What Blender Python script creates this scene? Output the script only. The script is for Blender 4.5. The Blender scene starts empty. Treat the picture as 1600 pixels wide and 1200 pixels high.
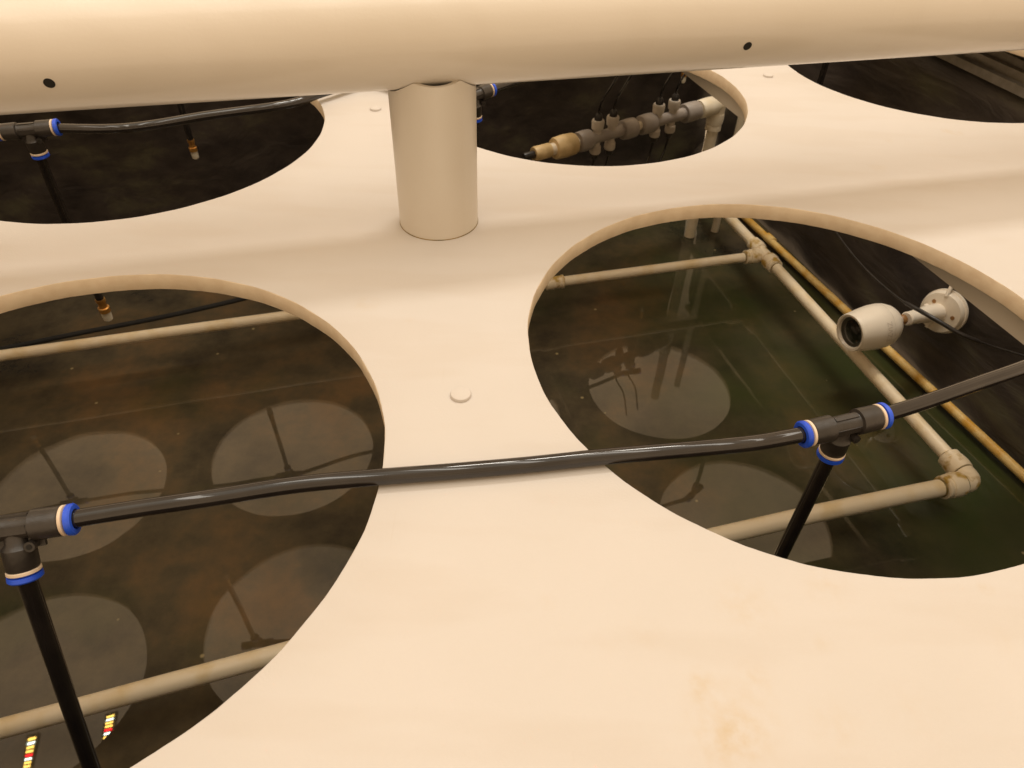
import bpy, bmesh, math, random
from mathutils import Vector, Matrix
random.seed(7)
S = 0.30                       # metres per building unit (the unit is the camera's height above the tank cover)
F, PITCH, ROLL = 1110.81, 0.741097, 0.029026
sc = bpy.context.scene
# ---------------------------------------------------------------- camera
right = Vector((1, 0, 0)); fwd = Vector((0, math.cos(PITCH), -math.sin(PITCH))); up = right.cross(fwd)
cr = math.cos(ROLL)*right + math.sin(ROLL)*up
cu = -math.sin(ROLL)*right + math.cos(ROLL)*up
cam_d = bpy.data.cameras.new('camera'); cam = bpy.data.objects.new('camera', cam_d); sc.collection.objects.link(cam)
M4 = Matrix((( cr.x, cu.x, -fwd.x, 0), (cr.y, cu.y, -fwd.y, 0), (cr.z, cu.z, -fwd.z, S), (0, 0, 0, 1)))
cam.matrix_world = M4
cam_d.sensor_width = 36; cam_d.lens = 36*F/1600; cam_d.clip_start = .005; cam_d.clip_end = 100
cam_d.dof.use_dof = True; cam_d.dof.focus_distance = 1.5*S; cam_d.dof.aperture_fstop = (cam_d.lens/1000)/(0.0032*S)
sc.camera = cam
# ---------------------------------------------------------------- world and lamps
WORLD = (.84, .585, .345); WORLD_S = 1.02
w = bpy.data.worlds.new('World'); sc.world = w; w.use_nodes = True
nt = w.node_tree; bg = nt.nodes['Background']
tc = nt.nodes.new('ShaderNodeTexCoord'); sx = nt.nodes.new('ShaderNodeSeparateXYZ'); nt.links.new(tc.outputs['Generated'], sx.inputs[0])
rmp = nt.nodes.new('ShaderNodeValToRGB')             # the room is dimmer low down, lighter towards the ceiling
rmp.color_ramp.elements[0].position = 0.0; rmp.color_ramp.elements[0].color = (.88, .62, .37, 1)
rmp.color_ramp.elements[1].position = 0.75; rmp.color_ramp.elements[1].color = (*WORLD, 1)
e_ = rmp.color_ramp.elements.new(.88); e_.color = (.90, .67, .43, 1)
e_ = rmp.color_ramp.elements.new(.95); e_.color = (1.15, .98, .74, 1)      # the lit middle of the ceiling straight overhead
nt.links.new(sx.outputs['Z'], rmp.inputs[0]); wn = nt.nodes.new('ShaderNodeTexNoise'); wn.inputs['Scale'].default_value = 7; wn.inputs['Detail'].default_value = 4; nt.links.new(tc.outputs['Generated'], wn.inputs['Vector'])
wr = nt.nodes.new('ShaderNodeMapRange'); wr.inputs['From Min'].default_value = .35; wr.inputs['From Max'].default_value = .65; wr.inputs['To Min'].default_value = .72; wr.inputs['To Max'].default_value = 1.12; nt.links.new(wn.outputs['Fac'], wr.inputs['Value'])
wm = nt.nodes.new('ShaderNodeVectorMath'); wm.operation = 'SCALE'; nt.links.new(rmp.outputs[0], wm.inputs[0]); nt.links.new(wr.outputs[0], wm.inputs['Scale'])
nt.links.new(wm.outputs[0], bg.inputs[0])
bg.inputs[1].default_value = WORLD_S
sc.view_settings.view_transform = 'Standard'; sc.view_settings.look = 'None'
sc.view_settings.exposure = 0.38; sc.view_settings.gamma = 1

G1 = Vector((.9595, .2817, 0)); G2 = Vector((-.2817, .9595, 0)); UP = Vector((0, 0, 1))
def g(a, b, z=0.0): return G1*a + G2*b + UP*z
CAM = Vector((0, 0, 1))
def at(px, py, z):
    "point on the horizontal plane z that the photograph shows at a pixel"
    d = cr*((px-800)/F) + cu*((600-py)/F) + fwd
    return CAM + d*((z-1)/d.z)

for row, (gy, sx_, sy_, pw) in enumerate(((.75, .30, 4.6, 1.4), (4.25, .85, .9, 5.3))):   # long ceiling lamps over the tank, fill lights added behind for camera and manifold
    for k in (range(-1, 9) if row < 1 else (4, 5, 6)):
        ld = bpy.data.lights.new('ceiling_and_fill_lamp', 'AREA'); ld.shape = 'RECTANGLE'
        ld.size = sx_*S; ld.size_y = sy_*S; ld.energy = pw; ld.color = (1, .93, .83)
        lo = bpy.data.objects.new('ceiling_and_fill_lamp', ld); sc.collection.objects.link(lo)
        lo.location = g(-3.1 + 1.06*k, gy, 7.0)*S; lo.rotation_euler = (0, 0, math.atan2(G1.y, G1.x))

# ---------------------------------------------------------------- materials
def mat(name, col, rough=.5, col2=None, nscale=8, spec=.5, bump=0, bscale=60, metal=0, coat=0, ior=None, det=4, lo=.4, hi=.6, rvar=0):
    m = bpy.data.materials.new(name); m.use_nodes = True
    n = m.node_tree.nodes; l = m.node_tree.links; b = n['Principled BSDF']
    b.inputs['Base Color'].default_value = (*col, 1); b.inputs['Roughness'].default_value = rough
    b.inputs['Metallic'].default_value = metal; b.inputs['Specular IOR Level'].default_value = spec
    if coat: b.inputs['Coat Weight'].default_value = coat; b.inputs['Coat Roughness'].default_value = .12
    if ior: b.inputs['IOR'].default_value = ior
    t = n.new('ShaderNodeTexCoord')
    if col2:
        no = n.new('ShaderNodeTexNoise'); no.inputs['Scale'].default_value = nscale; no.inputs['Detail'].default_value = det
        l.new(t.outputs['Object'], no.inputs['Vector'])
        r = n.new('ShaderNodeValToRGB'); r.color_ramp.elements[0].position = lo; r.color_ramp.elements[1].position = hi
        r.color_ramp.elements[0].color = (*col, 1); r.color_ramp.elements[1].color = (*col2, 1)
        l.new(no.outputs['Fac'], r.inputs[0]); l.new(r.outputs[0], b.inputs['Base Color'])
    if rvar:
        no = n.new('ShaderNodeTexNoise'); no.inputs['Scale'].default_value = 35; no.inputs['Detail'].default_value = 5
        l.new(t.outputs['Object'], no.inputs['Vector'])
        mr = n.new('ShaderNodeMapRange'); mr.inputs['To Min'].default_value = rough-rvar; mr.inputs['To Max'].default_value = rough+rvar
        l.new(no.outputs['Fac'], mr.inputs['Value']); l.new(mr.outputs[0], b.inputs['Roughness'])
    if bump:
        no = n.new('ShaderNodeTexNoise'); no.inputs['Scale'].default_value = bscale; no.inputs['Detail'].default_value = 3
        l.new(t.outputs['Object'], no.inputs['Vector'])
        bp = n.new('ShaderNodeBump'); bp.inputs['Strength'].default_value = bump; bp.inputs['Distance'].default_value = .002
        l.new(no.outputs['Fac'], bp.inputs['Height']); l.new(bp.outputs[0], b.inputs['Normal'])
    return m

def add_spots(m, spots, col):
    "soft stains with a ragged outline at given places (x, y, z, radius, strength) in metres, object space"
    n = m.node_tree.nodes; l = m.node_tree.links; b = n['Principled BSDF']
    t = n.new('ShaderNodeTexCoord'); no = n.new('ShaderNodeTexNoise'); no.inputs['Scale'].default_value = 160; no.inputs['Detail'].default_value = 5
    l.new(t.outputs['Object'], no.inputs['Vector']); acc = None
    for (x, y, z, r, s) in spots:
        d = n.new('ShaderNodeVectorMath'); d.operation = 'DISTANCE'; l.new(t.outputs['Object'], d.inputs[0]); d.inputs[1].default_value = (x, y, z)
        mr = n.new('ShaderNodeMapRange'); mr.inputs['From Min'].default_value = r; mr.inputs['From Max'].default_value = 0; mr.inputs['To Max'].default_value = s
        l.new(d.outputs['Value'], mr.inputs['Value'])
        if acc is None: acc = mr.outputs[0]
        else:
            a = n.new('ShaderNodeMath'); a.operation = 'ADD'; l.new(acc, a.inputs[0]); l.new(mr.outputs[0], a.inputs[1]); acc = a.outputs[0]
    sub = n.new('ShaderNodeMapRange'); sub.inputs['From Min'].default_value = .32; sub.inputs['From Max'].default_value = .78
    l.new(no.outputs['Fac'], sub.inputs['Value'])
    mu = n.new('ShaderNodeMath'); mu.operation = 'MULTIPLY'; mu.use_clamp = True; l.new(acc, mu.inputs[0]); l.new(sub.outputs[0], mu.inputs[1])
    mx = n.new('ShaderNodeMix'); mx.data_type = 'RGBA'; l.new(mu.outputs[0], mx.inputs['Factor'])
    src = b.inputs['Base Color'].links[0].from_socket if b.inputs['Base Color'].links else None
    if src: l.new(src, mx.inputs[6])
    else: mx.inputs[6].default_value = b.inputs['Base Color'].default_value
    mx.inputs[7].default_value = (*col, 1); l.new(mx.outputs[2], b.inputs['Base Color'])

M = {}
M['cover'] = mat('cover_pvc', (.580, .550, .525), .58, (.545, .515, .485), 6, spec=.3, bump=.06, bscale=700, rvar=.08, lo=.3, hi=.75)
spots = []
for px, py, r, s in ((1165, 945, .022, 1.0), (1145, 1130, .030, 1.5), (1155, 1150, .016, 1.3), (1290, 915, .018, .8), (1305, 1135, .018, .7), (1180, 1055, .012, 1.1),
                     (1092, 1062, .009, 1.6), (1094, 1085, .007, 1.4), (1286, 1005, .007, .9), (572, 475, .014, 1.0), (1120, 1170, .012, 1.0), (1540, 920, .006, 1.2),
                     (1480, 205, .010, 1.4), (1495, 208, .010, 1.3), (1372, 262, .014, .9), (1390, 220, .008, .8), (1470, 285, .010, .8), (1535, 290, .008, .6),
                     (1565, 1000, .012, .5), (855, 940, .007, .6), (940, 1010, .010, .4), (1010, 990, .012, .5), (1430, 1110, .02, .4), (640, 500, .006, .5)):
    p = at(px, py, 0)*S; spots.append((p.x, p.y, 0, r*.85, s*.28))
def add_scuffs(m, amt=.5):
    n = m.node_tree.nodes; l = m.node_tree.links; b = n['Principled BSDF']; t = n.new('ShaderNodeTexCoord')
    src = b.inputs['Base Color'].links[0].from_socket; acc = None
    for rot, sc_, lo, k in ((.5, (260, 9, 1), .70, .10), (1.9, (330, 12, 1), .71, .09), (1.2, (6, 30, 1), .50, .10), (0, (420, 420, 1), .74, .35)):
        mp = n.new('ShaderNodeMapping'); mp.inputs['Rotation'].default_value = (0, 0, rot); mp.inputs['Scale'].default_value = sc_
        l.new(t.outputs['Object'], mp.inputs[0]); no = n.new('ShaderNodeTexNoise'); no.inputs['Scale'].default_value = 1; no.inputs['Detail'].default_value = 3
        l.new(mp.outputs[0], no.inputs['Vector']); mr = n.new('ShaderNodeMapRange'); mr.inputs['From Min'].default_value = lo; mr.inputs['From Max'].default_value = lo+.12
        mr.inputs['To Max'].default_value = k*amt*2; l.new(no.outputs['Fac'], mr.inputs['Value'])
        mx = n.new('ShaderNodeMix'); mx.data_type = 'RGBA'; l.new(mr.outputs[0], mx.inputs['Factor']); l.new(src, mx.inputs[6]); mx.inputs[7].default_value = (.42, .33, .23, 1); src = mx.outputs[2]
    l.new(src, b.inputs['Base Color'])
add_scuffs(M['cover'])
add_spots(M['cover'], spots, (.50, .37, .19))
M['rim'] = mat('cover_cut_edge', (.80, .68, .52), .55, (.76, .63, .47), 120, bump=.06, bscale=260)
M['pvc'] = mat('white_pipe_pvc', (.67, .625, .56), .20, (.645, .60, .53), 5, bump=.03, bscale=500, rvar=.06)
M['post'] = mat('post_pvc', (.62, .585, .525), .38, (.60, .56, .50), 9, bump=.04, bscale=400)
add_scuffs(M['pvc'], .35); add_scuffs(M['post'], .35)
M['frame'] = mat('frame_pvc', (.85, .73, .54), .42, (.70, .50, .20), 26, lo=.50, hi=.85)
M['fitting'] = mat('fitting_plastic', (.86, .73, .53), .4, (.50, .32, .07), 55, lo=.52, hi=.64)
M['grime'] = mat('brown_grime', (.26, .17, .04), .55, (.12, .09, .02), 60)
M['blackp'] = mat('black_plastic', (.022, .019, .017), .36, (.035, .03, .027), 80, bump=.08, bscale=500, rvar=.08)
M['hose'] = mat('black_hose', (.014, .012, .012), .045, (.020, .017, .016), 50, bump=.05, bscale=14, rvar=.025, spec=.65)
M['blue'] = mat('blue_plastic', (.012, .07, .62), .38, (.02, .09, .70), 60)
M['collar'] = mat('cream_collar', (.72, .60, .47), .45, (.66, .53, .40), 60)
M['brass'] = mat('brass', (.62, .33, .09), .32, (.45, .22, .06), 90, metal=.75)
M['nozzle'] = mat('clear_nozzle_tip', (.62, .55, .42), .3, (.70, .66, .55), 200)
M['grey'] = mat('grey_fitting', (.38, .34, .31), .45, (.33, .29, .26), 30)
M['lgrey'] = mat('pale_grey_cap', (.60, .54, .46), .45, (.55, .48, .40), 30)
M['tan'] = mat('tan_fitting', (.80, .60, .32), .45, (.56, .40, .19), 30)
M['cream'] = mat('cream_fitting', (.88, .80, .65), .42, (.80, .70, .52), 30)
M['camw'] = mat('camera_white', (.90, .82, .70), .34, (.88, .79, .66), 20)
M['camg'] = mat('camera_bezel', (.05, .045, .035), .35, (.07, .065, .05), 60)
M['lens'] = mat('camera_lens', (.004, .004, .006), .05, (.006, .006, .008), 60, coat=1)
M['amber'] = mat('amber_joint', (.38, .20, .07), .4, (.3, .15, .05), 90)
M['mark'] = mat('grey_print', (.70, .62, .53), .5, (.66, .58, .49), 90)
M['stainpipe'] = mat('stained_pipe', (.82, .58, .22), .5, (.68, .36, .04), 38, lo=.40, hi=.66, bump=.2, bscale=200)
M['alu'] = mat('aluminium', (.50, .46, .40), .34, (.42, .38, .32), 60, metal=.75, rvar=.08)
M['dark'] = mat('dark_hole', (.006, .005, .004), .8, (.008, .007, .005), 60)
M['housing'] = mat('lamp_housing', (.2, .19, .17), .5, (.17, .16, .14), 40)
def emit(name, col, s):
    m = bpy.data.materials.new(name); m.use_nodes = True; b = m.node_tree.nodes['Principled BSDF']
    b.inputs['Base Color'].default_value = (*col, 1); b.inputs['Emission Color'].default_value = (*col, 1); b.inputs['Emission Strength'].default_value = s
    return m
M['led_red'] = emit('led_red', (1, .01, .02), 32); M['led_white'] = emit('led_white', (.9, 1, .85), 34); M['led_yellow'] = emit('led_yellow', (1, .62, .12), 34)

def liner():
    m = bpy.data.materials.new('black_tank_liner'); m.use_nodes = True; n = m.node_tree.nodes; l = m.node_tree.links; b = n['Principled BSDF']
    t = n.new('ShaderNodeTexCoord'); mp = n.new('ShaderNodeMapping'); mp.inputs['Rotation'].default_value = (0, .35, .3); mp.inputs['Scale'].default_value = (1, .35, 1.6)
    l.new(t.outputs['Object'], mp.inputs[0])
    a = n.new('ShaderNodeTexNoise'); a.inputs['Scale'].default_value = 9; a.inputs['Detail'].default_value = 7; a.inputs['Roughness'].default_value = .62; l.new(mp.outputs[0], a.inputs['Vector'])
    r = n.new('ShaderNodeValToRGB'); cr_ = r.color_ramp
    cr_.elements[0].position = .36; cr_.elements[0].color = (.022, .017, .016, 1); cr_.elements[1].position = .70; cr_.elements[1].color = (.095, .088, .055, 1)
    e = cr_.elements.new(.55); e.color = (.052, .042, .036, 1)
    l.new(a.outputs['Fac'], r.inputs[0]); l.new(r.outputs[0], b.inputs['Base Color'])
    b.inputs['Roughness'].default_value = .5
    c = n.new('ShaderNodeTexNoise'); c.inputs['Scale'].default_value = 14; c.inputs['Detail'].default_value = 4; c.inputs['Distortion'].default_value = .8; l.new(mp.outputs[0], c.inputs['Vector'])
    bm_ = n.new('ShaderNodeBump'); bm_.inputs['Strength'].default_value = .6; bm_.inputs['Distance'].default_value = .01; l.new(c.outputs['Fac'], bm_.inputs['Height']); l.new(bm_.outputs[0], b.inputs['Normal'])
    return m
M['liner'] = liner()

def water():
    m = bpy.data.materials.new('murky_water'); m.use_nodes = True; n = m.node_tree.nodes; l = m.node_tree.links; b = n['Principled BSDF']
    t = n.new('ShaderNodeTexCoord')
    a = n.new('ShaderNodeTexNoise'); a.inputs['Scale'].default_value = 4.2; a.inputs['Detail'].default_value = 9; a.inputs['Roughness'].default_value = .68; l.new(t.outputs['Object'], a.inputs['Vector'])
    r = n.new('ShaderNodeValToRGB'); cr_ = r.color_ramp
    cr_.elements[0].position = .34; cr_.elements[0].color = (.030, .026, .020, 1); cr_.elements[1].position = .68; cr_.elements[1].color = (.165, .098, .045, 1)
    e = cr_.elements.new(.5); e.color = (.082, .064, .038, 1)
    l.new(a.outputs['Fac'], r.inputs[0])
    gn = n.new('ShaderNodeTexNoise'); gn.inputs['Scale'].default_value = 4.6; gn.inputs['Detail'].default_value = 8
    mp = n.new('ShaderNodeMapping'); mp.inputs['Location'].default_value = (3.1, 5.7, 1); l.new(t.outputs['Object'], mp.inputs[0]); l.new(mp.outputs[0], gn.inputs['Vector'])
    gx = n.new('ShaderNodeSeparateXYZ'); l.new(t.outputs['Object'], gx.inputs[0])
    ga = n.new('ShaderNodeMapRange'); ga.inputs['From Min'].default_value = -.02; ga.inputs['From Max'].default_value = .42; ga.inputs['To Min'].default_value = 0; ga.inputs['To Max'].default_value = .32
    l.new(gx.outputs['X'], ga.inputs['Value'])
    gs = n.new('ShaderNodeMath'); gs.operation = 'ADD'; l.new(gn.outputs['Fac'], gs.inputs[0]); l.new(ga.outputs[0], gs.inputs[1])
    gr = n.new('ShaderNodeMapRange'); gr.inputs['From Min'].default_value = .58; gr.inputs['From Max'].default_value = .96; l.new(gs.outputs[0], gr.inputs['Value'])
    mx = n.new('ShaderNodeMix'); mx.data_type = 'RGBA'; l.new(gr.outputs[0], mx.inputs['Factor']); l.new(r.outputs[0], mx.inputs[6]); mx.inputs[7].default_value = (.040, .050, .016, 1)
    # small floating specks
    v = n.new('ShaderNodeTexVoronoi'); v.inputs['Scale'].default_value = 26; l.new(t.outputs['Object'], v.inputs['Vector'])
    sp = n.new('ShaderNodeMapRange'); sp.inputs['From Min'].default_value = .085; sp.inputs['From Max'].default_value = .04; l.new(v.outputs['Distance'], sp.inputs['Value'])
    cs = n.new('ShaderNodeSeparateColor'); l.new(v.outputs['Color'], cs.inputs[0])
    th = n.new('ShaderNodeMath'); th.operation = 'GREATER_THAN'; th.inputs[1].default_value = .80; l.new(cs.outputs[0], th.inputs[0])
    sm = n.new('ShaderNodeMath'); sm.operation = 'MULTIPLY'; l.new(sp.outputs[0], sm.inputs[0]); l.new(th.outputs[0], sm.inputs[1])
    m2 = n.new('ShaderNodeMix'); m2.data_type = 'RGBA'; l.new(sm.outputs[0], m2.inputs['Factor']); l.new(mx.outputs[2], m2.inputs[6]); m2.inputs[7].default_value = (.30, .24, .12, 1)
    l.new(m2.outputs[2], b.inputs['Base Color'])
    b.inputs['Roughness'].default_value = .015; b.inputs['IOR'].default_value = 1.56
    c = n.new('ShaderNodeTexNoise'); c.inputs['Scale'].default_value = 5; l.new(t.outputs['Object'], c.inputs['Vector'])
    bm_ = n.new('ShaderNodeBump'); bm_.inputs['Strength'].default_value = .12; bm_.inputs['Distance'].default_value = .004; l.new(c.outputs['Fac'], bm_.inputs['Height']); l.new(bm_.outputs[0], b.inputs['Normal'])
    return m
M['water'] = water()

# ---------------------------------------------------------------- helpers
def link(name, bm, m, parent=None, origin=None, smooth=True):
    "link a bmesh (in units) as one mesh object; parent = an Empty or a mesh whose origin is its own"
    o3 = Vector(origin) if origin is not None else (Vector(parent['_o']) if parent is not None else Vector((0, 0, 0)))
    bmesh.ops.recalc_face_normals(bm, faces=bm.faces)
    for v in bm.verts: v.co = (v.co - o3)*S
    me = bpy.data.meshes.new(name); bm.to_mesh(me); bm.free()
    for mm in (m if isinstance(m, (list, tuple)) else [m]): me.materials.append(mm)
    if smooth:
        me.shade_smooth(); me.set_sharp_from_angle(angle=math.radians(38))
    o = bpy.data.objects.new(name, me); sc.collection.objects.link(o)
    if parent is not None:
        o.parent = parent; rel = o3 - Vector(parent['_o']); o.location = rel*S
    else: o.location = o3*S
    o['_o'] = list(o3)
    return o
def tag(o, label=None, cat=None, group=None, kind=None):
    if label: o['label'] = label
    if cat: o['category'] = cat
    if group: o['group'] = group
    if kind: o['kind'] = kind
    return o
def thing(name, loc, label, cat, group=None):
    o = bpy.data.objects.new(name, None); sc.collection.objects.link(o); o.location = Vector(loc)*S; o['_o'] = list(loc)
    o.empty_display_size = .01
    return tag(o, label, cat, group)
def basis(d):
    d = d.normalized(); a = UP if abs(d.z) < .9 else Vector((1, 0, 0))
    x = d.cross(a).normalized(); return x, d.cross(x).normalized(), d
def lathe(bm, p, d, prof, n=28, cap=True, mi=0):
    "prof: list of (t along d, radius)"
    x, y, d = basis(d); rings = []
    for t, r in prof:
        rings.append([bm.verts.new(p + d*t + (x*math.cos(2*math.pi*i/n) + y*math.sin(2*math.pi*i/n))*r) for i in range(n)])
    for a, b in zip(rings, rings[1:]):
        for i in range(n):
            f = bm.faces.new((a[i], a[(i+1) % n], b[(i+1) % n], b[i])); f.material_index = mi
    if cap:
        for k in (0, -1):
            f = bm.faces.new(rings[k]); f.material_index = mi
def smooth_path(pts, sub=8):
    out = []; P = [pts[0]] + list(pts) + [pts[-1]]
    for i in range(1, len(P)-2):
        a, b, c, d = P[i-1], P[i], P[i+1], P[i+2]
        for k in range(sub):
            t = k/sub
            out.append(.5*((2*b) + (c-a)*t + (2*a-5*b+4*c-d)*t*t + (3*b-a-3*c+d)*t**3))
    out.append(pts[-1]); return out
def tube(bm, pts, r, n=18, sub=8, cap=True):
    pts = smooth_path([Vector(p) for p in pts], sub) if len(pts) > 2 else [Vector(p) for p in pts]
    rings = []; x = None
    for i, p in enumerate(pts):
        d = (pts[min(i+1, len(pts)-1)] - pts[max(i-1, 0)]).normalized()
        if x is None: x = basis(d)[0]
        x = (x - d*x.dot(d)).normalized(); y = d.cross(x)
        rr = r[i*(len(r)-1)//max(1, len(pts)-1)] if isinstance(r, (list, tuple)) else r
        rings.append([bm.verts.new(p + (x*math.cos(2*math.pi*k/n) + y*math.sin(2*math.pi*k/n))*rr) for k in range(n)])
    for a, b in zip(rings, rings[1:]):
        for i in range(n): bm.faces.new((a[i], a[(i+1) % n], b[(i+1) % n], b[i]))
    if cap: bm.faces.new(rings[0]); bm.faces.new(rings[-1])
def box(bm, c, ax, size):
    vs = []
    for sx_ in (-.5, .5):
        for sy_ in (-.5, .5):
            for sz_ in (-.5, .5):
                vs.append(bm.verts.new(c + ax[0]*sx_*size[0] + ax[1]*sy_*size[1] + ax[2]*sz_*size[2]))
    for f in ((0, 1, 3, 2), (4, 6, 7, 5), (0, 4, 5, 1), (2, 3, 7, 6), (0, 2, 6, 4), (1, 5, 7, 3)): bm.faces.new([vs[i] for i in f])
def NB(): return bmesh.new()

# ---------------------------------------------------------------- tank: water and liner walls
ZW = -1.65; GX0, GX1, GY0, GY1 = -6.2, 3.08, -2.6, 5.05
bm = NB(); nx, ny = 60, 50
bm.faces.new([bm.verts.new(g(a, b, ZW)) for a, b in ((GX0, GY0), (GX1, GY0), (GX1, GY1), (GX0, GY1))])
tag(link('water', bm, M['water'], smooth=False), kind='structure')
def wall(a0, b0, a1, b1, label, flare=0, top=-.048):
    bm = NB(); n_ = Vector((b1-b0, -(a1-a0), 0)).normalized()
    nn = 64; rows = 14; grid = []
    for j in range(rows+1):
        z = -2.0 + (2.0+top)*j/rows; fl = flare*max(0, (z+1.65)/1.6); row = []
        for i in range(nn+1):
            t = i/nn; off = .012*math.sin(t*37+j*.9) + .010*math.sin(t*83-j*1.7+1) + random.uniform(-.003, .003)
            off *= min(1, (-z+top)/.25); row.append(bm.verts.new(g(a0+(a1-a0)*t + n_.x*off + fl, b0+(b1-b0)*t + n_.y*off, z)))
        grid.append(row)
    for j in range(rows):
        for i in range(nn): bm.faces.new((grid[j][i], grid[j][i+1], grid[j+1][i+1], grid[j+1][i]))
    # outer skin so the wall has thickness
    o = link('tank_wall', bm, M['liner']); sol = o.modifiers.new('thickness', 'SOLIDIFY'); sol.thickness = .02*S; sol.offset = 0
    o['label'] = label; o['category'] = 'tank wall'
wall(GX1+.03, GY0, GX1+.03, GY1, 'black wrinkled liner wall behind the white security camera on the right', .20, -.205)
wall(GX0, GY1+.03, GX1, GY1+.03, 'black liner wall at the back, behind the grey and cream valve manifold')
wall(GX0-.03, GY0, GX0-.03, GY1, 'black liner wall closing the tank at its far left end')
wall(GX0, GY0-.03, GX1, GY0-.03, 'black liner wall under the near edge of the white cover')

# ---------------------------------------------------------------- the white cover with its round holes
R_ = .623; TH = .046; CW, CH = 1.576, 1.531
colx = [-.587 + CW*k for k in (-3, -2, -1, 0, 1, 2, 3)]; rowy = [1.04 + CH*k for k in (-2, -1, 0, 1, 2, 3)]
NSEG = 320
def cell(bm, cx, cy, hole):
    "top, rim and underside of one bay; bays weld into one plate"
    ang = [math.pi/4 + 2*math.pi*i/NSEG for i in range(NSEG)]
    def sq(a):
        c, s_ = math.cos(a), math.sin(a); k = 1/max(abs(c), abs(s_)); return (cx + c*k*CW/2, cy + s_*k*CH/2)
    if not hole:
        top = [bm.verts.new(g(*sq(a), 0)) for a in ang]; ct = bm.verts.new(g(cx, cy, 0))
        bot = [bm.verts.new(g(*sq(a), -TH)) for a in ang]; cb = bm.verts.new(g(cx, cy, -TH))
        for i in range(NSEG):
            j = (i+1) % NSEG; bm.faces.new((ct, top[i], top[j])); bm.faces.new((cb, bot[j], bot[i]))
        return
    rr = R_ + .0
    prof = [(None, 0), (rr+.12, 0), (rr+.0028, 0), (rr+.0009, -.0008), (rr, -.0028), (rr, -TH+.003), (rr+.001, -TH+.0008), (rr+.003, -TH), (None, -TH)]
    rings = []
    for r, z in prof:
        ring = []
        for i, a in enumerate(ang):
            if r is None: x, y = sq(a)
            else:
                q = r
                if r < rr+.01: q = r + .0009*math.sin(9*a+cx)*math.sin(23*a) + random.uniform(-.0003, .0003)
                x, y = cx + q*math.cos(a), cy + q*math.sin(a)
            ring.append(bm.verts.new(g(x, y, z)))
        rings.append(ring)
    for k, (a, b) in enumerate(zip(rings, rings[1:])):
        for i in range(NSEG):
            j = (i+1) % NSEG; f = bm.faces.new((a[i], a[j], b[j], b[i]))
            if 3 <= k <= 5: f.material_index = 1
bm = NB()
for i, cx in enumerate(colx):
    for j, cy in enumerate(rowy):
        if cx + CW/2 > 3.6 and False: continue
        cell(bm, cx, cy, j >= 2 and j < 5 and i < 6)
bmesh.ops.remove_doubles(bm, verts=bm.verts, dist=1e-4)
tag(link('tank_cover', bm, [M['cover'], M['rim']]), 'large white plastic tank cover cut with rows of big round holes', 'tank cover')

# beams under the cover between the columns of holes
for k, lab in ((1, 'pale support beam under the cover, seen past the right rim of the camera hole'), (-1, 'pale support beam under the cover, left of the two left holes')):
    bm = NB(); a0 = -.587 + CW*(k+.5) + (-.125 if k == 1 else -.1)
    box(bm, g(a0+.09, 1.3, -.085), (G1, G2, UP), (.18, 7.0, .075))
    tag(link('support_beam', bm, M['post'], smooth=False), lab, 'beam')

# screw caps
for px, py, r, lab in ((720, 618, .0215, 'round white cap between the black hose and the white post, closest to the viewer'),
                       (587, 171, .020, 'round white cap left of the white post, just under the big pipe'),
                       (1200, 119, .020, 'round white cap right of the manifold hole, just under the big pipe')):
    bm = NB(); p = at(px, py, 0)
    lathe(bm, p + UP*.0002, UP, [(0, r), (.004, r), (.0065, r*.93), (.0078, r*.7), (.0082, r*.3)], 32)
    tag(link('screw_cap', bm, M['cover'], origin=p), lab, 'screw cap', 'screw caps on the white cover')

# aluminium rail at the top of the right wall
rail = thing('wall_rail', g(3.0, 2.6, -.1), 'ridged aluminium rail along the wall, in the top right hole', 'rail')
def extr(name, prof, b0, b1, m, parent):
    bm = NB(); A = [bm.verts.new(g(a, b0, z)) for a, z in prof]; B = [bm.verts.new(g(a, b1, z)) for a, z in prof]; n = len(prof)
    for i in range(n): bm.faces.new((A[i], A[(i+1) % n], B[(i+1) % n], B[i]))
    bm.faces.new(A); bm.faces.new(B[::-1])
    return link(name, bm, m, parent, smooth=False)
extr('base_channel', [(3.22, -.21), (3.36, -.21), (3.36, -.155), (3.33, -.155), (3.325, -.19), (3.27, -.19), (3.262, -.17), (3.22, -.17)], -1.5, 5, M['alu'], rail)
extr('cover_ledge', [(3.37, -.21), (3.72, -.21), (3.72, -.048), (3.66, -.048), (3.655, -.15), (3.58, -.15), (3.57, -.10), (3.51, -.10), (3.50, -.17), (3.45, -.17), (3.44, -.13), (3.40, -.13), (3.395, -.18), (3.37, -.18)], -1.5, 5, M['alu'], rail)

# ---------------------------------------------------------------- big horizontal pipe on its post
PD = (Vector((math.cos(math.radians(14.4)), math.sin(math.radians(14.4)), 0)))
PC = Vector((-.215, 1.756, 0)); PR = .125
tp = (PC.dot(Vector((-PD.y, PD.x, 0)))); zp = .3546 + 1.066*PR + .006
pip = thing('overhead_pipe', PC + UP*zp, 'thick white plastic pipe lying across the top above the cover', 'pipe')
bm = NB(); n = 96; L0, L1, NL = -4.2, 4.8, 30
ax, ay = Vector((-PD.y, PD.x, 0)), UP
rings = [[bm.verts.new(PC + UP*zp + PD*(L0+(L1-L0)*k/NL) + (ax*math.cos(2*math.pi*i/n) + ay*math.sin(2*math.pi*i/n))*PR) for i in range(n)] for k in range(NL+1)]
for a, b in zip(rings, rings[1:]):
    for i in range(n): bm.faces.new((a[i], a[(i+1) % n], b[(i+1) % n], b[i]))
link('tube', bm, M['pvc'], pip)
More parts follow.
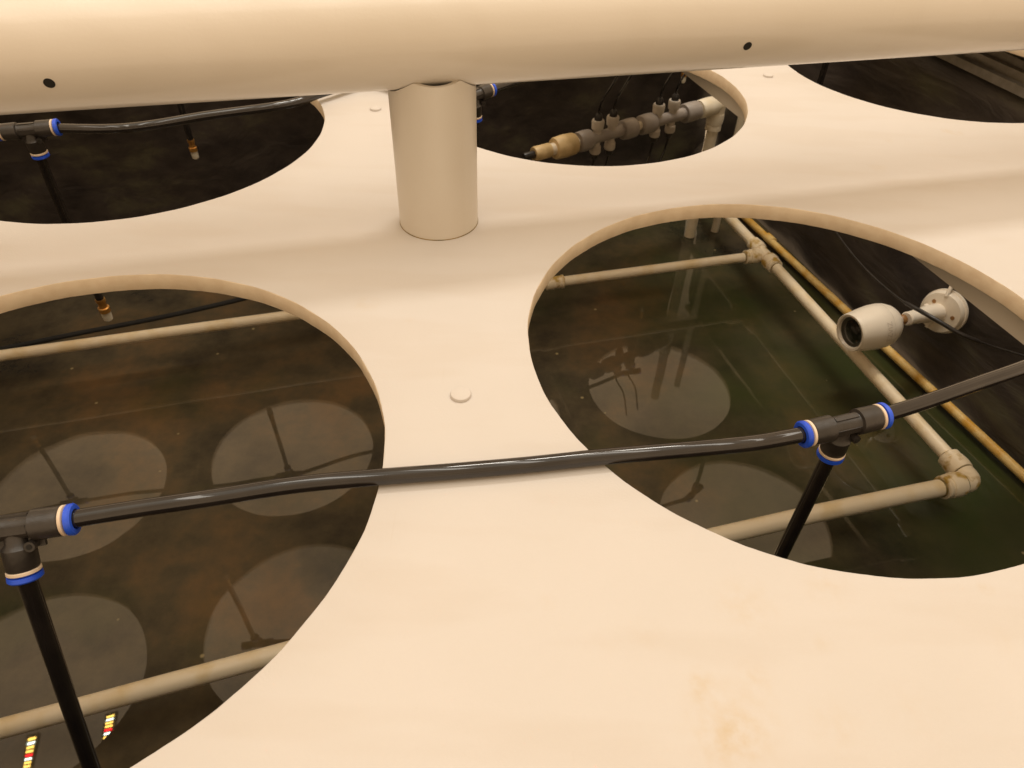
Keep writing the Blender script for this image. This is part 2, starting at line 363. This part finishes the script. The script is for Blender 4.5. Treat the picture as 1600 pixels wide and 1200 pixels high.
def pipe_hit(px, py):
    d = (cr*((px-800)/F) + cu*((600-py)/F) + fwd); best = None
    o_ = CAM - (PC + UP*zp); oo = o_ - PD*o_.dot(PD); dd = d - PD*d.dot(PD)
    A, B_, C_ = dd.dot(dd), 2*oo.dot(dd), oo.dot(oo)-PR*PR; disc = B_*B_-4*A*C_
    t = (-B_-math.sqrt(max(0, disc)))/(2*A); p = CAM + d*t; c = PC + UP*zp + PD*((p-PC-UP*zp).dot(PD)); return p, (p-c).normalized()
for px, py in ((77, 130), (1168, 72)):
    p, nn_ = pipe_hit(px, py); bm = NB(); lathe(bm, p - nn_*.006, nn_, [(0, .0105), (.0067, .0105)], 24)
    link('drilled_hole', bm, M['dark'], pip)

post = thing('support_post', PC, 'short white post with a saddle cut top holding up the thick pipe', 'post')
bm = NB(); n = 96; RP = .107; RI = .094
outer, inner = [], []
def top_z(a):
    # a = 0 facing the viewer; saddle cut with trimmed peaks
    a = (a + math.pi) % (2*math.pi) - math.pi; f = abs(a); f = min(f, math.pi-f); dg = math.degrees(f)
    sad = zp - math.sqrt(PR**2 - (RP*math.cos(f))**2) + .001
    flat = .3990 + .0095*min(1, (dg/34)**2)
    return min(sad - .0035, flat)
FR = Vector((PD.y, -PD.x, 0))                                   # towards the viewer
vd = Vector((CAM.x-PC.x, CAM.y-PC.y, 0)).normalized()
for i in range(n):
    a = 2*math.pi*i/n; dr = FR*math.cos(a) + PD*math.sin(a)
    zt = top_z(a); outer.append((dr, zt))
ro = [[bm.verts.new(PC + dr*RP + UP*z) for dr, z in [(d_, zz) for d_, zz in outer]]]
rb = [bm.verts.new(PC + dr*RP + UP*.0005) for dr, _ in outer]
ri = [bm.verts.new(PC + dr*RI + UP*(z-.0006)) for dr, z in outer]; rib = [bm.verts.new(PC + dr*RI + UP*.0005) for dr, _ in outer]
for i in range(n):
    j = (i+1) % n
    bm.faces.new((rb[i], rb[j], ro[0][j], ro[0][i])); bm.faces.new((ro[0][i], ro[0][j], ri[j], ri[i])); bm.faces.new((ri[i], ri[j], rib[j], rib[i])); bm.faces.new((rib[i], rib[j], rb[j], rb[i]))
link('post_tube', bm, M['post'], post)
bm = NB(); lathe(bm, PC + UP*.0004, UP, [(0, RP+.0012), (.0014, RP+.0010), (.0022, RP-.001)], 96); link('base_seam', bm, M['grime'], post)

# ---------------------------------------------------------------- tee fittings, hoses, drop hoses with nozzles
HR = .0152
def make_tee(px_c, d, loc, swing=0):
    "push-in tee: straight barrel along d, branch pointing down"
    d = d.normalized(); side = d.cross(UP).normalized(); dn = -(side.cross(d)).normalized()
    if dn.z > 0: dn = -dn
    q_ = Matrix.Rotation(swing, 3, d); dn = q_ @ dn; side = q_ @ side
    t = thing('tee_fitting', loc, '', 'tee fitting', 'black and blue tee fittings joining the hoses')
    p = Vector(loc)
    bm = NB(); prof = [(-.074, .0238), (-.072, .0255), (-.030, .0262), (-.028, .0205), (-.024, .0198), (.024, .0198), (.028, .0205), (.030, .0262), (.072, .0255), (.074, .0238)]
    lathe(bm, p, d, prof, 36)
    box(bm, p + dn*-.019, (d, side, dn), (.050, .010, .006))
    for s_ in (-1, 1): box(bm, p + side*.017*s_, (d, side, dn), (.05, .006, .014))
    link('barrel', bm, M['blackp'], t)
    bm = NB(); lathe(bm, p, dn, [(.0, .017), (.026, .0185), (.034, .0255), (.070, .0250), (.072, .0236)], 36)
    box(bm, p + dn*.024, (d, side, dn), (.085, .007, .026))
    link('branch_socket', bm, M['blackp'], t)
    bm = NB(); q = p + dn*.030 + d*.026; x_ = side
    lathe(bm, q - side*.022, side, [(0, .0085), (.044, .0085)], 20)
    link('mounting_lug', bm, M['blackp'], t)
    bm = NB(); lathe(bm, q + side*.0222, side, [(0, .0045), (.0006, .0045)], 16); lathe(bm, q - side*.0222, -side, [(0, .0045), (.0006, .0045)], 16)
    link('lug_hole', bm, M['dark'], t)
    for v, e in ((d, .074), (-d, .074), (dn, .072)):
        bm = NB(); lathe(bm, p + v*e, v, [(0, .0243), (.001, .0258), (.0055, .0258), (.0065, .0243)], 36); c = link('collar', bm, M['collar'], t)
        bm = NB(); lathe(bm, p + v*(e+.0066), v, [(0, .0190), (.0025, .0195), (.003, .0262), (.010, .0268), (.0128, .0245), (.0132, HR+.002), (.006, HR+.0008)], 36)
        link('release_ring', bm, M['blue'], t)
    return t, p, d, dn
def copy_tree(o, parent=None):
    c = o.copy(); sc.collection.objects.link(c); c.parent = parent
    for ch in o.children: copy_tree(ch, c)
    return c

# the near row hose
tA = at(22, 824, .022); tB = at(1318, 664, .020)
dA = at(160, 803, .019) - at(0, 825, .020)
pB1, pB2 = at(1262, 679, .018), at(1385, 650, .024)
dB = pB2 - pB1
TA = make_tee(0, dA, tA, -math.radians(32)); TA[0]['label'] = 'black tee fitting with blue rings at the left edge, above the near left hole'
TB = make_tee(0, dB, tB); TB[0]['label'] = 'black tee fitting with blue rings above the hole with the security camera'
def hose(pts, label, r=HR):
    bm = NB(); tube(bm, pts, r, 22, 10); return tag(link('hose', bm, M['hose'], origin=Vector(pts[0])), label, 'hose', 'black hoses running over the cover')
eA = tA + TA[2]*.08; eB0 = tB - TB[2]*.08; eB1 = tB + TB[2]*.08
hose([eA, at(200, 797, .019), at(330, 778, .0175), at(460, 758, .0160), at(590, 745.5, .0158), at(700, 737, .0157), at(820, 726.5, .0157), at(945, 713.5, .0158), at(1080, 702, .017), at(1180, 692, .018), eB0],
     'black hose lying on the cover between the two near tee fittings')
hose([eB1, at(1440, 630, .026), at(1520, 602, .032), at(1600, 574, .036), at(1720, 530, .03)], 'black hose leaving the right edge from the tee above the camera hole')
hose([tA - TA[2]*.08, tA - TA[2]*.35 - UP*.003, tA - TA[2]*.9], 'black hose going off the left edge from the near left tee')

def drop(pt, dn, zend, label, tilt=(0, 0), r=HR):
    "hose hanging from a tee's branch with a brass mist nozzle at its end"
    a = Vector(pt) + dn*.078; e = Vector((pt[0]+tilt[0], pt[1]+tilt[1], zend)); m = (a+e)/2 + Vector((tilt[0]*.1, 0, 0))
    bm = NB(); tube(bm, [a, m, e], r, 18, 8); h = tag(link('drop_hose', bm, M['hose'], origin=a), label, 'hose', 'hoses hanging down into the tank')
    d = (e-m).normalized()
    bm = NB(); lathe(bm, e - d*.01, d, [(0, .0175), (.012, .0185), (.014, .0155), (.040, .0150), (.042, .021), (.062, .021), (.064, .018)], 20)
    nz = tag(link('mist_nozzle', bm, M['brass'], origin=e), None)
    bm = NB(); lathe(bm, e + d*.0545, d, [(0, .0175), (.02, .0180), (.036, .0165), (.042, .010)], 20)
    link('nozzle_tip', bm, M['nozzle'], nz)
    nz['label'] = label.replace('black hose hanging', 'brass nozzle hanging'); nz['category'] = 'nozzle'; nz['group'] = 'brass mist nozzles on the drop hoses'
    return h, nz
_e = at(178, 1300, -.74); drop(tA, TA[3], -.74, 'black hose hanging from the tee over the near left hole', (_e.x-tA.x, _e.y-tA.y))
drop(tB, TB[3], -.62, 'black hose hanging from the tee above the camera hole')

# second row: C and D tees
tC = at(44, 203, .030); dC = at(80, 207, .03) - at(0, 200, .03); dC.z = 0
tD = at(741, 150, .024)
def place(src, loc, d, label):
    r = copy_tree(src[0]); base = src[2]; r.location = Vector(loc)*S
    r.rotation_euler = (0, 0, math.atan2(d.y, d.x) - math.atan2(base.y, base.x)); r['label'] = label; r['_o'] = list(loc)
    return r
dC = Vector((math.cos(.22), math.sin(.22), 0)); dD = (at(778, 137, .024) - at(741, 150, .024)).normalized()
place(TB, tC, dC, 'black tee fitting with blue rings at the left edge, above the far left hole')
place(TB, tD, dD, 'black tee fitting with blue rings half hidden behind the white post')
hose([tC + dC*.08, at(200, 200, .028), at(330, 180, .03), at(450, 163, .03), at(510, 143, .03), at(580, 126, .028), at(650, 146, .026), tD - dD*.08], 'black hose over the far left hole, running behind the thick pipe')
tE = at(1306, 48, .024)
hose([tD + dD*.08, tD + dD*.3, at(900, 92, .024), at(1080, 75, .024), tE - dD*.08], 'black hose hidden under the thick pipe, right of the white post')
place(TB, tE, dD, 'black tee fitting with blue rings hidden behind the thick pipe on the right')
h, nz = drop(tC, Vector((0, 0, -1)), -.655, 'black hose hanging from the far left tee into the near left hole', (-.03, .02))
drop(tD, Vector((0, 0, -1)), -.62, 'black hose hanging beside the white post in the manifold hole')
drop(tE, Vector((0, 0, -1)), -.50, 'black hose hanging from the tee behind the thick pipe on the right')
# third row, seen only in the water
t3 = [(-2.20, 4.05, 'left'), (-.645, 3.93, 'middle'), (.86, 4.12, 'right'), (2.44, 4.43, 'far right')]
prev = None
for a, b, nm in t3:
    p = g(a, b, .024)
    place(TB, p, G1, 'black tee fitting of the third row, mirrored in the water, %s hole' % nm)
    drop(p, Vector((0, 0, -1)), -.62, 'black hose hanging in the %s hole of the third row, mirrored in the water' % nm)
    if prev is not None: hose([prev + G1*.08, (prev*2+p)/3 + G2*.02, (prev+p*2)/3 - G2*.015, p - G1*.08], 'black hose of the third row ending at the %s tee, mirrored in the water' % nm)
    prev = p
hose([g(-3.8, 4.0, .024), g(-2.28, 4.05, .024)], 'black hose of the third row leaving to the left, mirrored in the water')

# ---------------------------------------------------------------- pvc frame just over the water
ZF = -1.41
fr = thing('pipe_frame', at(1300, 600, ZF), 'cream plastic pipe frame with elbow and tee joints just above the water', 'pipe frame')
def fpipe(pts, r):
    bm = NB(); tube(bm, pts, r, 24, 3); return link('pipe', bm, M['frame'], fr)
def socket(bm, p, d, r, L=.115):
    k = r/.033
    lathe(bm, p, d, [(0, .036*k), (.018, .038*k), (.024, .0465*k), (.055, .0495*k), (.088, .0465*k), (.092, .0415*k), (.100, .0445*k), (L, .0445*k), (L+.003, .041*k), (L+.004, .034*k)], 32)
tee_p = at(1194, 398, ZF); elb = at(1517, 752, ZF); cou = at(868, 441, ZF); lf = at(0, 556, ZF)
dS = (elb-tee_p).normalized(); dB_ = (cou-tee_p).normalized(); dF = (at(1120, 838, ZF)-elb).normalized()
RB, RS, RF = .0290, .0325, .0385
fpipe([tee_p + dB_*.12, cou], RB); fpipe([cou, at(445, 494, ZF), lf, lf + (lf-cou).normalized()*1.2], RB)
fpipe([tee_p + dS*.12, elb - dS*.12], RS); bk = g(2.62, 4.9, ZF); dK = (at(1138, 338, ZF)-tee_p).normalized(); fpipe([tee_p + dK*.12, tee_p + dK*1.0], RS)
fpipe([elb + dF*.12, at(1120, 838, ZF), at(430, 1023, ZF), at(0, 1139, ZF), at(-250, 1205, ZF)], [RF, RF, RF, .0345, .033, .032, .031])
bm = NB(); socket(bm, tee_p + dB_*.02, dB_, RB+.003); socket(bm, tee_p + dS*.03, dS, RS+.002); socket(bm, tee_p + dK*.03, dK, RS)
tube(bm, [tee_p - dS*.03, tee_p + dS*.05], .038, 24); tf = link('tee_joint', bm, M['fitting'], fr)
bm = NB(); socket(bm, elb - dS*.035, -dS, RS+.004); socket(bm, elb + dF*.035, dF, RF)
tube(bm, [elb - dS*.055, elb - dS*.018 + dF*.002, elb + dF*.018 - dS*.002, elb + dF*.055], .047, 28, 8); link('elbow_joint', bm, M['fitting'], fr)
for p, d, r in ((elb-dS*.152, -dS, .0345), (elb+dF*.156, dF, .0405), (elb-dS*.052, -dS, .0478), (elb+dF*.050, dF, .0480), (tee_p+dB_*.137, dB_, .0312), (tee_p+dS*.147, dS, .0335), (tee_p+dS*.046, dS, .0415)):
    bm = NB(); lathe(bm, p, d, [(0, r), (.002, r+.0006), (.006, r+.0005), (.009, r-.001)], 28); link('grime_ring', bm, M['grime'], fr)
bm = NB(); lathe(bm, cou - dB_*.05, dB_, [(0, .036), (.002, .040), (.012, .040), (.014, .036), (.06, .037), (.062, .040), (.11, .040), (.112, .034)], 28); link('coupling', bm, M['fitting'], fr)
# stained pipe at the foot of the wall
bm = NB(); y0, y1 = at(1167, 342, ZW+.05), at(1600, 744, ZW+.05); dd = (y1-y0).normalized()
tube(bm, [y0 - dd*.9, y0, (y0+y1)/2, y1, y1 + dd*1.6], .024, 20, 6)
st = link('edge_pipe', bm, M['stainpipe'], origin=y0); tag(st, 'thin pipe stained orange along the foot of the right wall', 'pipe')
bm = NB(); c0 = at(1203, 374, ZW+.05); lathe(bm, c0 - dd*.04, dd, [(0, .025), (.002, .031), (.08, .031), (.082, .025)], 24); link('coupling', bm, M['stainpipe'], st)
# black hose floating behind the frame
bm = NB(); tube(bm, [at(-400, 580, ZW+.003), at(-120, 566, ZW+.003), at(120, 522, ZW+.003), at(300, 486, ZW+.003), at(450, 448, ZW+.003), at(560, 405, ZW+.003)], .017, 14, 8)
tag(link('floating_hose', bm, M['dark'], origin=at(0, 545, ZW)), 'thin black hose on the water behind the frame pipe in the near left hole', 'hose')

# ---------------------------------------------------------------- manifold in the far middle hole
ZM = -.70
m0 = at(838, 240, ZM); m1 = at(1122, 163, ZM); dm = (m1-m0); LM = dm.length; dm.normalize()
man = thing('valve_manifold', m1, 'row of grey and cream fittings on a cream riser in the far middle hole', 'manifold')
def onax(px):   # parameter along the axis for a pixel column
    py = 240 + (px-838)*(163-240)/(1122-838); return (at(px, py, ZM)-m0).length*(1 if px > 838 else -1)
def seg_(name, a, b, r, m, bulge=0, steps=None):
    bm = NB(); ta, tb = onax(a), onax(b); L_ = tb-ta
    lathe(bm, m0 + dm*ta, dm, [(0, r*.93), (L_*.06, r), (L_*.5, r*(1+bulge)), (L_*.94, r), (L_, r*.93)], 28)
    return link(name, bm, m, man)
kk = 1.0
seg_('threaded_end', 818, 838, .022, M['blackp'])
seg_('end_cap', 834, 859, .040, M['tan']); seg_('white_collar', 857, 872, .033, M['cream']); seg_('union_nut', 866, 897, .060, M['tan'], .06)
seg_('white_neck', 895, 906, .026, M['cream']); seg_('grey_nut', 903, 922, .056, M['grey'], .04); seg_('grey_body', 920, 975, .035, M['grey'], -.08)
seg_('grey_nut', 972, 991, .056, M['grey'], .04); seg_('white_neck', 989, 1003, .026, M['cream']); seg_('grey_nut', 1000, 1020, .056, M['grey'], .04)
seg_('grey_body', 1018, 1070, .036, M['grey'], -.08); seg_('grey_nut', 1068, 1089, .057, M['grey'], .04); seg_('cream_collar', 1087, 1094, .034, M['cream'])
seg_('cream_socket', 1092, 1118, .056, M['cream'], .06)
for px in (932, 955, 1026, 1050):
    p = m0 + dm*onax(px)
    for s_ in (1, -1):
        bm = NB(); d = UP*s_; lathe(bm, p, d, [(.0, .024), (.048, .024), (.052, .034), (.092, .037), (.102, .033)] if s_ > 0 else [(0, .024), (.048, .024), (.052, .031), (.084, .033), (.094, .029)], 24)
        o = link('outlet_port', bm, M['lgrey'], man)
        bm = NB(); lathe(bm, p + d*(.102 if s_ > 0 else .094), d, [(0, .023), (.028, .021), (.038, .012)], 20); link('outlet_plug', bm, M['blackp'], o)
        e = p + d*.12; far = p + d*(.75 if s_ > 0 else .5) + G1*(.10 if s_ > 0 else -.06) + G2*(-.05)
        if s_ > 0: far = Vector((e.x, e.y, -.07)) + G1*.16
        bm = NB(); tube(bm, [e - d*.02, e + d*.08 + G1*.01*s_, (e+far)/2 + G1*.02*s_, far], .0065, 10, 8); link('outlet_hose', bm, M['hose'], o)
bm = NB(); bend = m1
tube(bm, [bend - dm*.05, bend, bend - UP*.001, bend - UP*.06], .050, 28, 4); socket(bm, bend - UP*.03, -UP, .037, .13); socket(bm, bend + UP*.03, UP, .033, .11)
link('riser_tee', bm, M['cream'], man)
bm = NB(); tube(bm, [bend - UP*.13, Vector((bend.x, bend.y, ZW+.004))], .036, 24); tube(bm, [bend + UP*.12, Vector((bend.x, bend.y, -.05))], .036, 24); link('riser_pipe', bm, M['cream'], man)
bm = NB(); q = at(1157, 193, -.85); tube(bm, [Vector((q.x, q.y, ZW+.004)), Vector((q.x, q.y, -.12))], .026, 22)
tag(link('upright_pipe', bm, M['cream'], origin=Vector((q.x, q.y, ZW))), 'thin cream upright pipe beside the right rim of the manifold hole', 'pipe')
# its strainer weight
# ---------------------------------------------------------------- security camera on the right wall
ZC = -1.22
base = at(1468, 487, ZC); face = at(1331, 519, ZC+.02)
base = base + G1*(3.085 - base.dot(G1))*.0
sec = thing('security_camera', base, 'white bullet security camera mounted on the black wall in the right hole', 'security camera')
nb = (-G1*.93 - G2*.26 + UP*.10).normalized()
rB = .118
bm = NB(); lathe(bm, base + G1*.035, nb, [(0, rB*1.02), (.016, rB*1.02), (.018, rB*.965), (.040, rB*.955), (.050, rB*.90), (.054, rB*.60)], 48); bp_ = link('wall_base', bm, M['camw'], sec)
bm = NB(); x_, y_, z_ = basis(nb)
hx = (UP - nb*UP.dot(nb)).normalized(); hy = nb.cross(hx)
for u, v in ((.35, .45), (-.55, .1), (.1, -.6)):
    lathe(bm, base + G1*.035 + nb*.053 + hx*rB*u + hy*rB*v, nb, [(0, .011), (.0025, .011)], 16)
link('screw_recess', bm, M['amber'], bp_)
arm0 = base + nb*.02; ball = at(1412, 499, ZC+.03); rear = at(1404, 503, ZC+.03)
bm = NB(); tube(bm, [arm0, arm0*.45 + ball*.55 + UP*.004, ball + (arm0-ball)*.12], [.048, .046, .040, .036, .035, .036], 28, 6)
lathe(bm, ball + (arm0-ball)*.10, (ball-arm0), [(-.02, .036), (0, .037), (.006, .030)], 28); link('swivel_arm', bm, M['camw'], sec)
axd = (face - ball).normalized()
bm = NB(); box(bm, base + nb*.040 - UP*.05, (hx, hy, nb), (.075, .016, .035)); box(bm, base + nb*.040 + hy*.03 + hx*.01, (hy, hx, nb), (.075, .014, .03)); link('base_rib', bm, M['camw'], sec)
bm = NB(); lathe(bm, ball - axd*.004, axd, [(0, .024), (.006, .027), (.022, .027), (.03, .022)], 24); link('ball_joint', bm, M['amber'], sec)
Lc = (face-ball).length + .012
prof = [(.020, .020), (.028, .027), (.040, .030), (.050, .034), (.062, .058), (.080, .082), (.10, .0975), (.13, .1105), (.155, .1150), (.157, .1138), (.159, .1151), (.20, .1155), (.25, .110), (Lc-.01, .0985), (Lc, .0965), (Lc+.003, .0935), (Lc+.001, .083), (Lc-.013, .0775)]
bm = NB(); lathe(bm, ball, axd, prof, 56, cap=False); body = link('camera_body', bm, M['camw'], sec)
bm = NB(); lathe(bm, ball + axd*(Lc-.0135), axd, [(0, .080), (.0015, .078), (-.006, .060), (-.008, .055)], 48, cap=False); link('bezel', bm, M['camg'], sec)
bm = NB(); lathe(bm, ball + axd*(Lc-.030), axd, [(0, .066), (.012, .062), (.016, .045), (.018, .02)], 40); link('lens', bm, M['lens'], sec)
# the seam line and the printed maker's mark wrapped on the barrel
bm = NB(); lathe(bm, ball + axd*.1565, axd, [(0, .1146), (.0012, .1146)], 56, cap=False); link('seam', bm, M['mark'], sec)
fc = bpy.data.curves.new('mark', 'FONT'); fc.body = 'EZVIZ'; fc.size = .040; fo = bpy.data.objects.new('mark_tmp', fc); sc.collection.objects.link(fo)
dg = bpy.context.evaluated_depsgraph_get(); me = bpy.data.meshes.new_from_object(fo.evaluated_get(dg)); bpy.data.objects.remove(fo)
bm = NB(); bm.from_mesh(me); bmesh.ops.triangulate(bm, faces=bm.faces); bmesh.ops.subdivide_edges(bm, edges=bm.edges, cuts=1)
tocam = (CAM - face).normalized(); ex = (tocam - axd*tocam.dot(axd)).normalized(); ey = axd.cross(ex)
wmx = max(v.co.x for v in bm.verts)
for v in bm.verts:
    th_ = math.radians(-2) + (v.co.x - wmx*.5)/.115*1.0; hh = .176 + v.co.y
    rr_ = .1163 - max(0, hh-.2)*.09
    dr = ex*math.cos(th_+math.radians(28)*sgn if False else th_ + math.radians(-22)) + ey*math.sin(th_ + math.radians(-22))
    v.co = ball + axd*hh + dr*rr_
link('printed_mark', bm, M['mark'], sec)
# cables
bm = NB(); w0 = at(1479, 463, ZC+.10); tube(bm, [w0, at(1487, 447, ZC+.15), at(1496, 430, ZC+.20), at(1506, 408, ZC+.30)], .0105, 14, 6); link('cable_stub', bm, M['camw'], sec)
zc = ZC+.16
bm = NB(); tube(bm, [at(1280, 318, zc-.05), at(1310, 368, zc-.05), at(1350, 418, zc-.04), at(1400, 463, zc), at(1442, 488, zc+.02), at(1470, 504, zc+.02), at(1505, 524, zc), at(1550, 541, zc-.04), at(1600, 556, zc-.05), at(1700, 590, zc-.05)], [.0055]*4 + [.0105]*4 + [.0055]*4, 12, 8)
tag(link('camera_cable', bm, M['blackp'], origin=at(1470, 504, zc)), 'thin black cable crossing in front of the camera base', 'cable')

# ---------------------------------------------------------------- led grow lamps high above (seen in the water as coloured stripes)
for i, (px, py) in enumerate(((168, 1148), (44, 1182))):
    c = at(px, py, -3.3-7); c = Vector((c.x, c.y, 7.0))
    t = thing('grow_lamp', c, 'small red, white and yellow led lamp mirrored in the near left hole, %s of two' % ('right' if i == 0 else 'left'), 'lamp', 'led lamps above the tank')
    la = G2; lb = G1; bm = NB(); box(bm, c + UP*.05, (lb, la, UP), (.17, .68, .06)); link('housing', bm, M['housing'], t, smooth=False)
    rows = ['led_yellow', 'led_white', 'led_yellow', 'led_yellow', 'led_red', 'led_white', 'led_yellow', 'led_yellow', 'led_white', 'led_red', 'led_white']
    for k, rk in enumerate(rows):
        bm = NB()
        for q_ in range(2): box(bm, c + la*(.28-.056*k - .018*q_) + UP*.015, (lb, la, UP), (.105, .010, .006))
        link('led_row', bm, M[rk], t, smooth=False)

for o in bpy.data.objects:
    if '_o' in o: del o['_o']
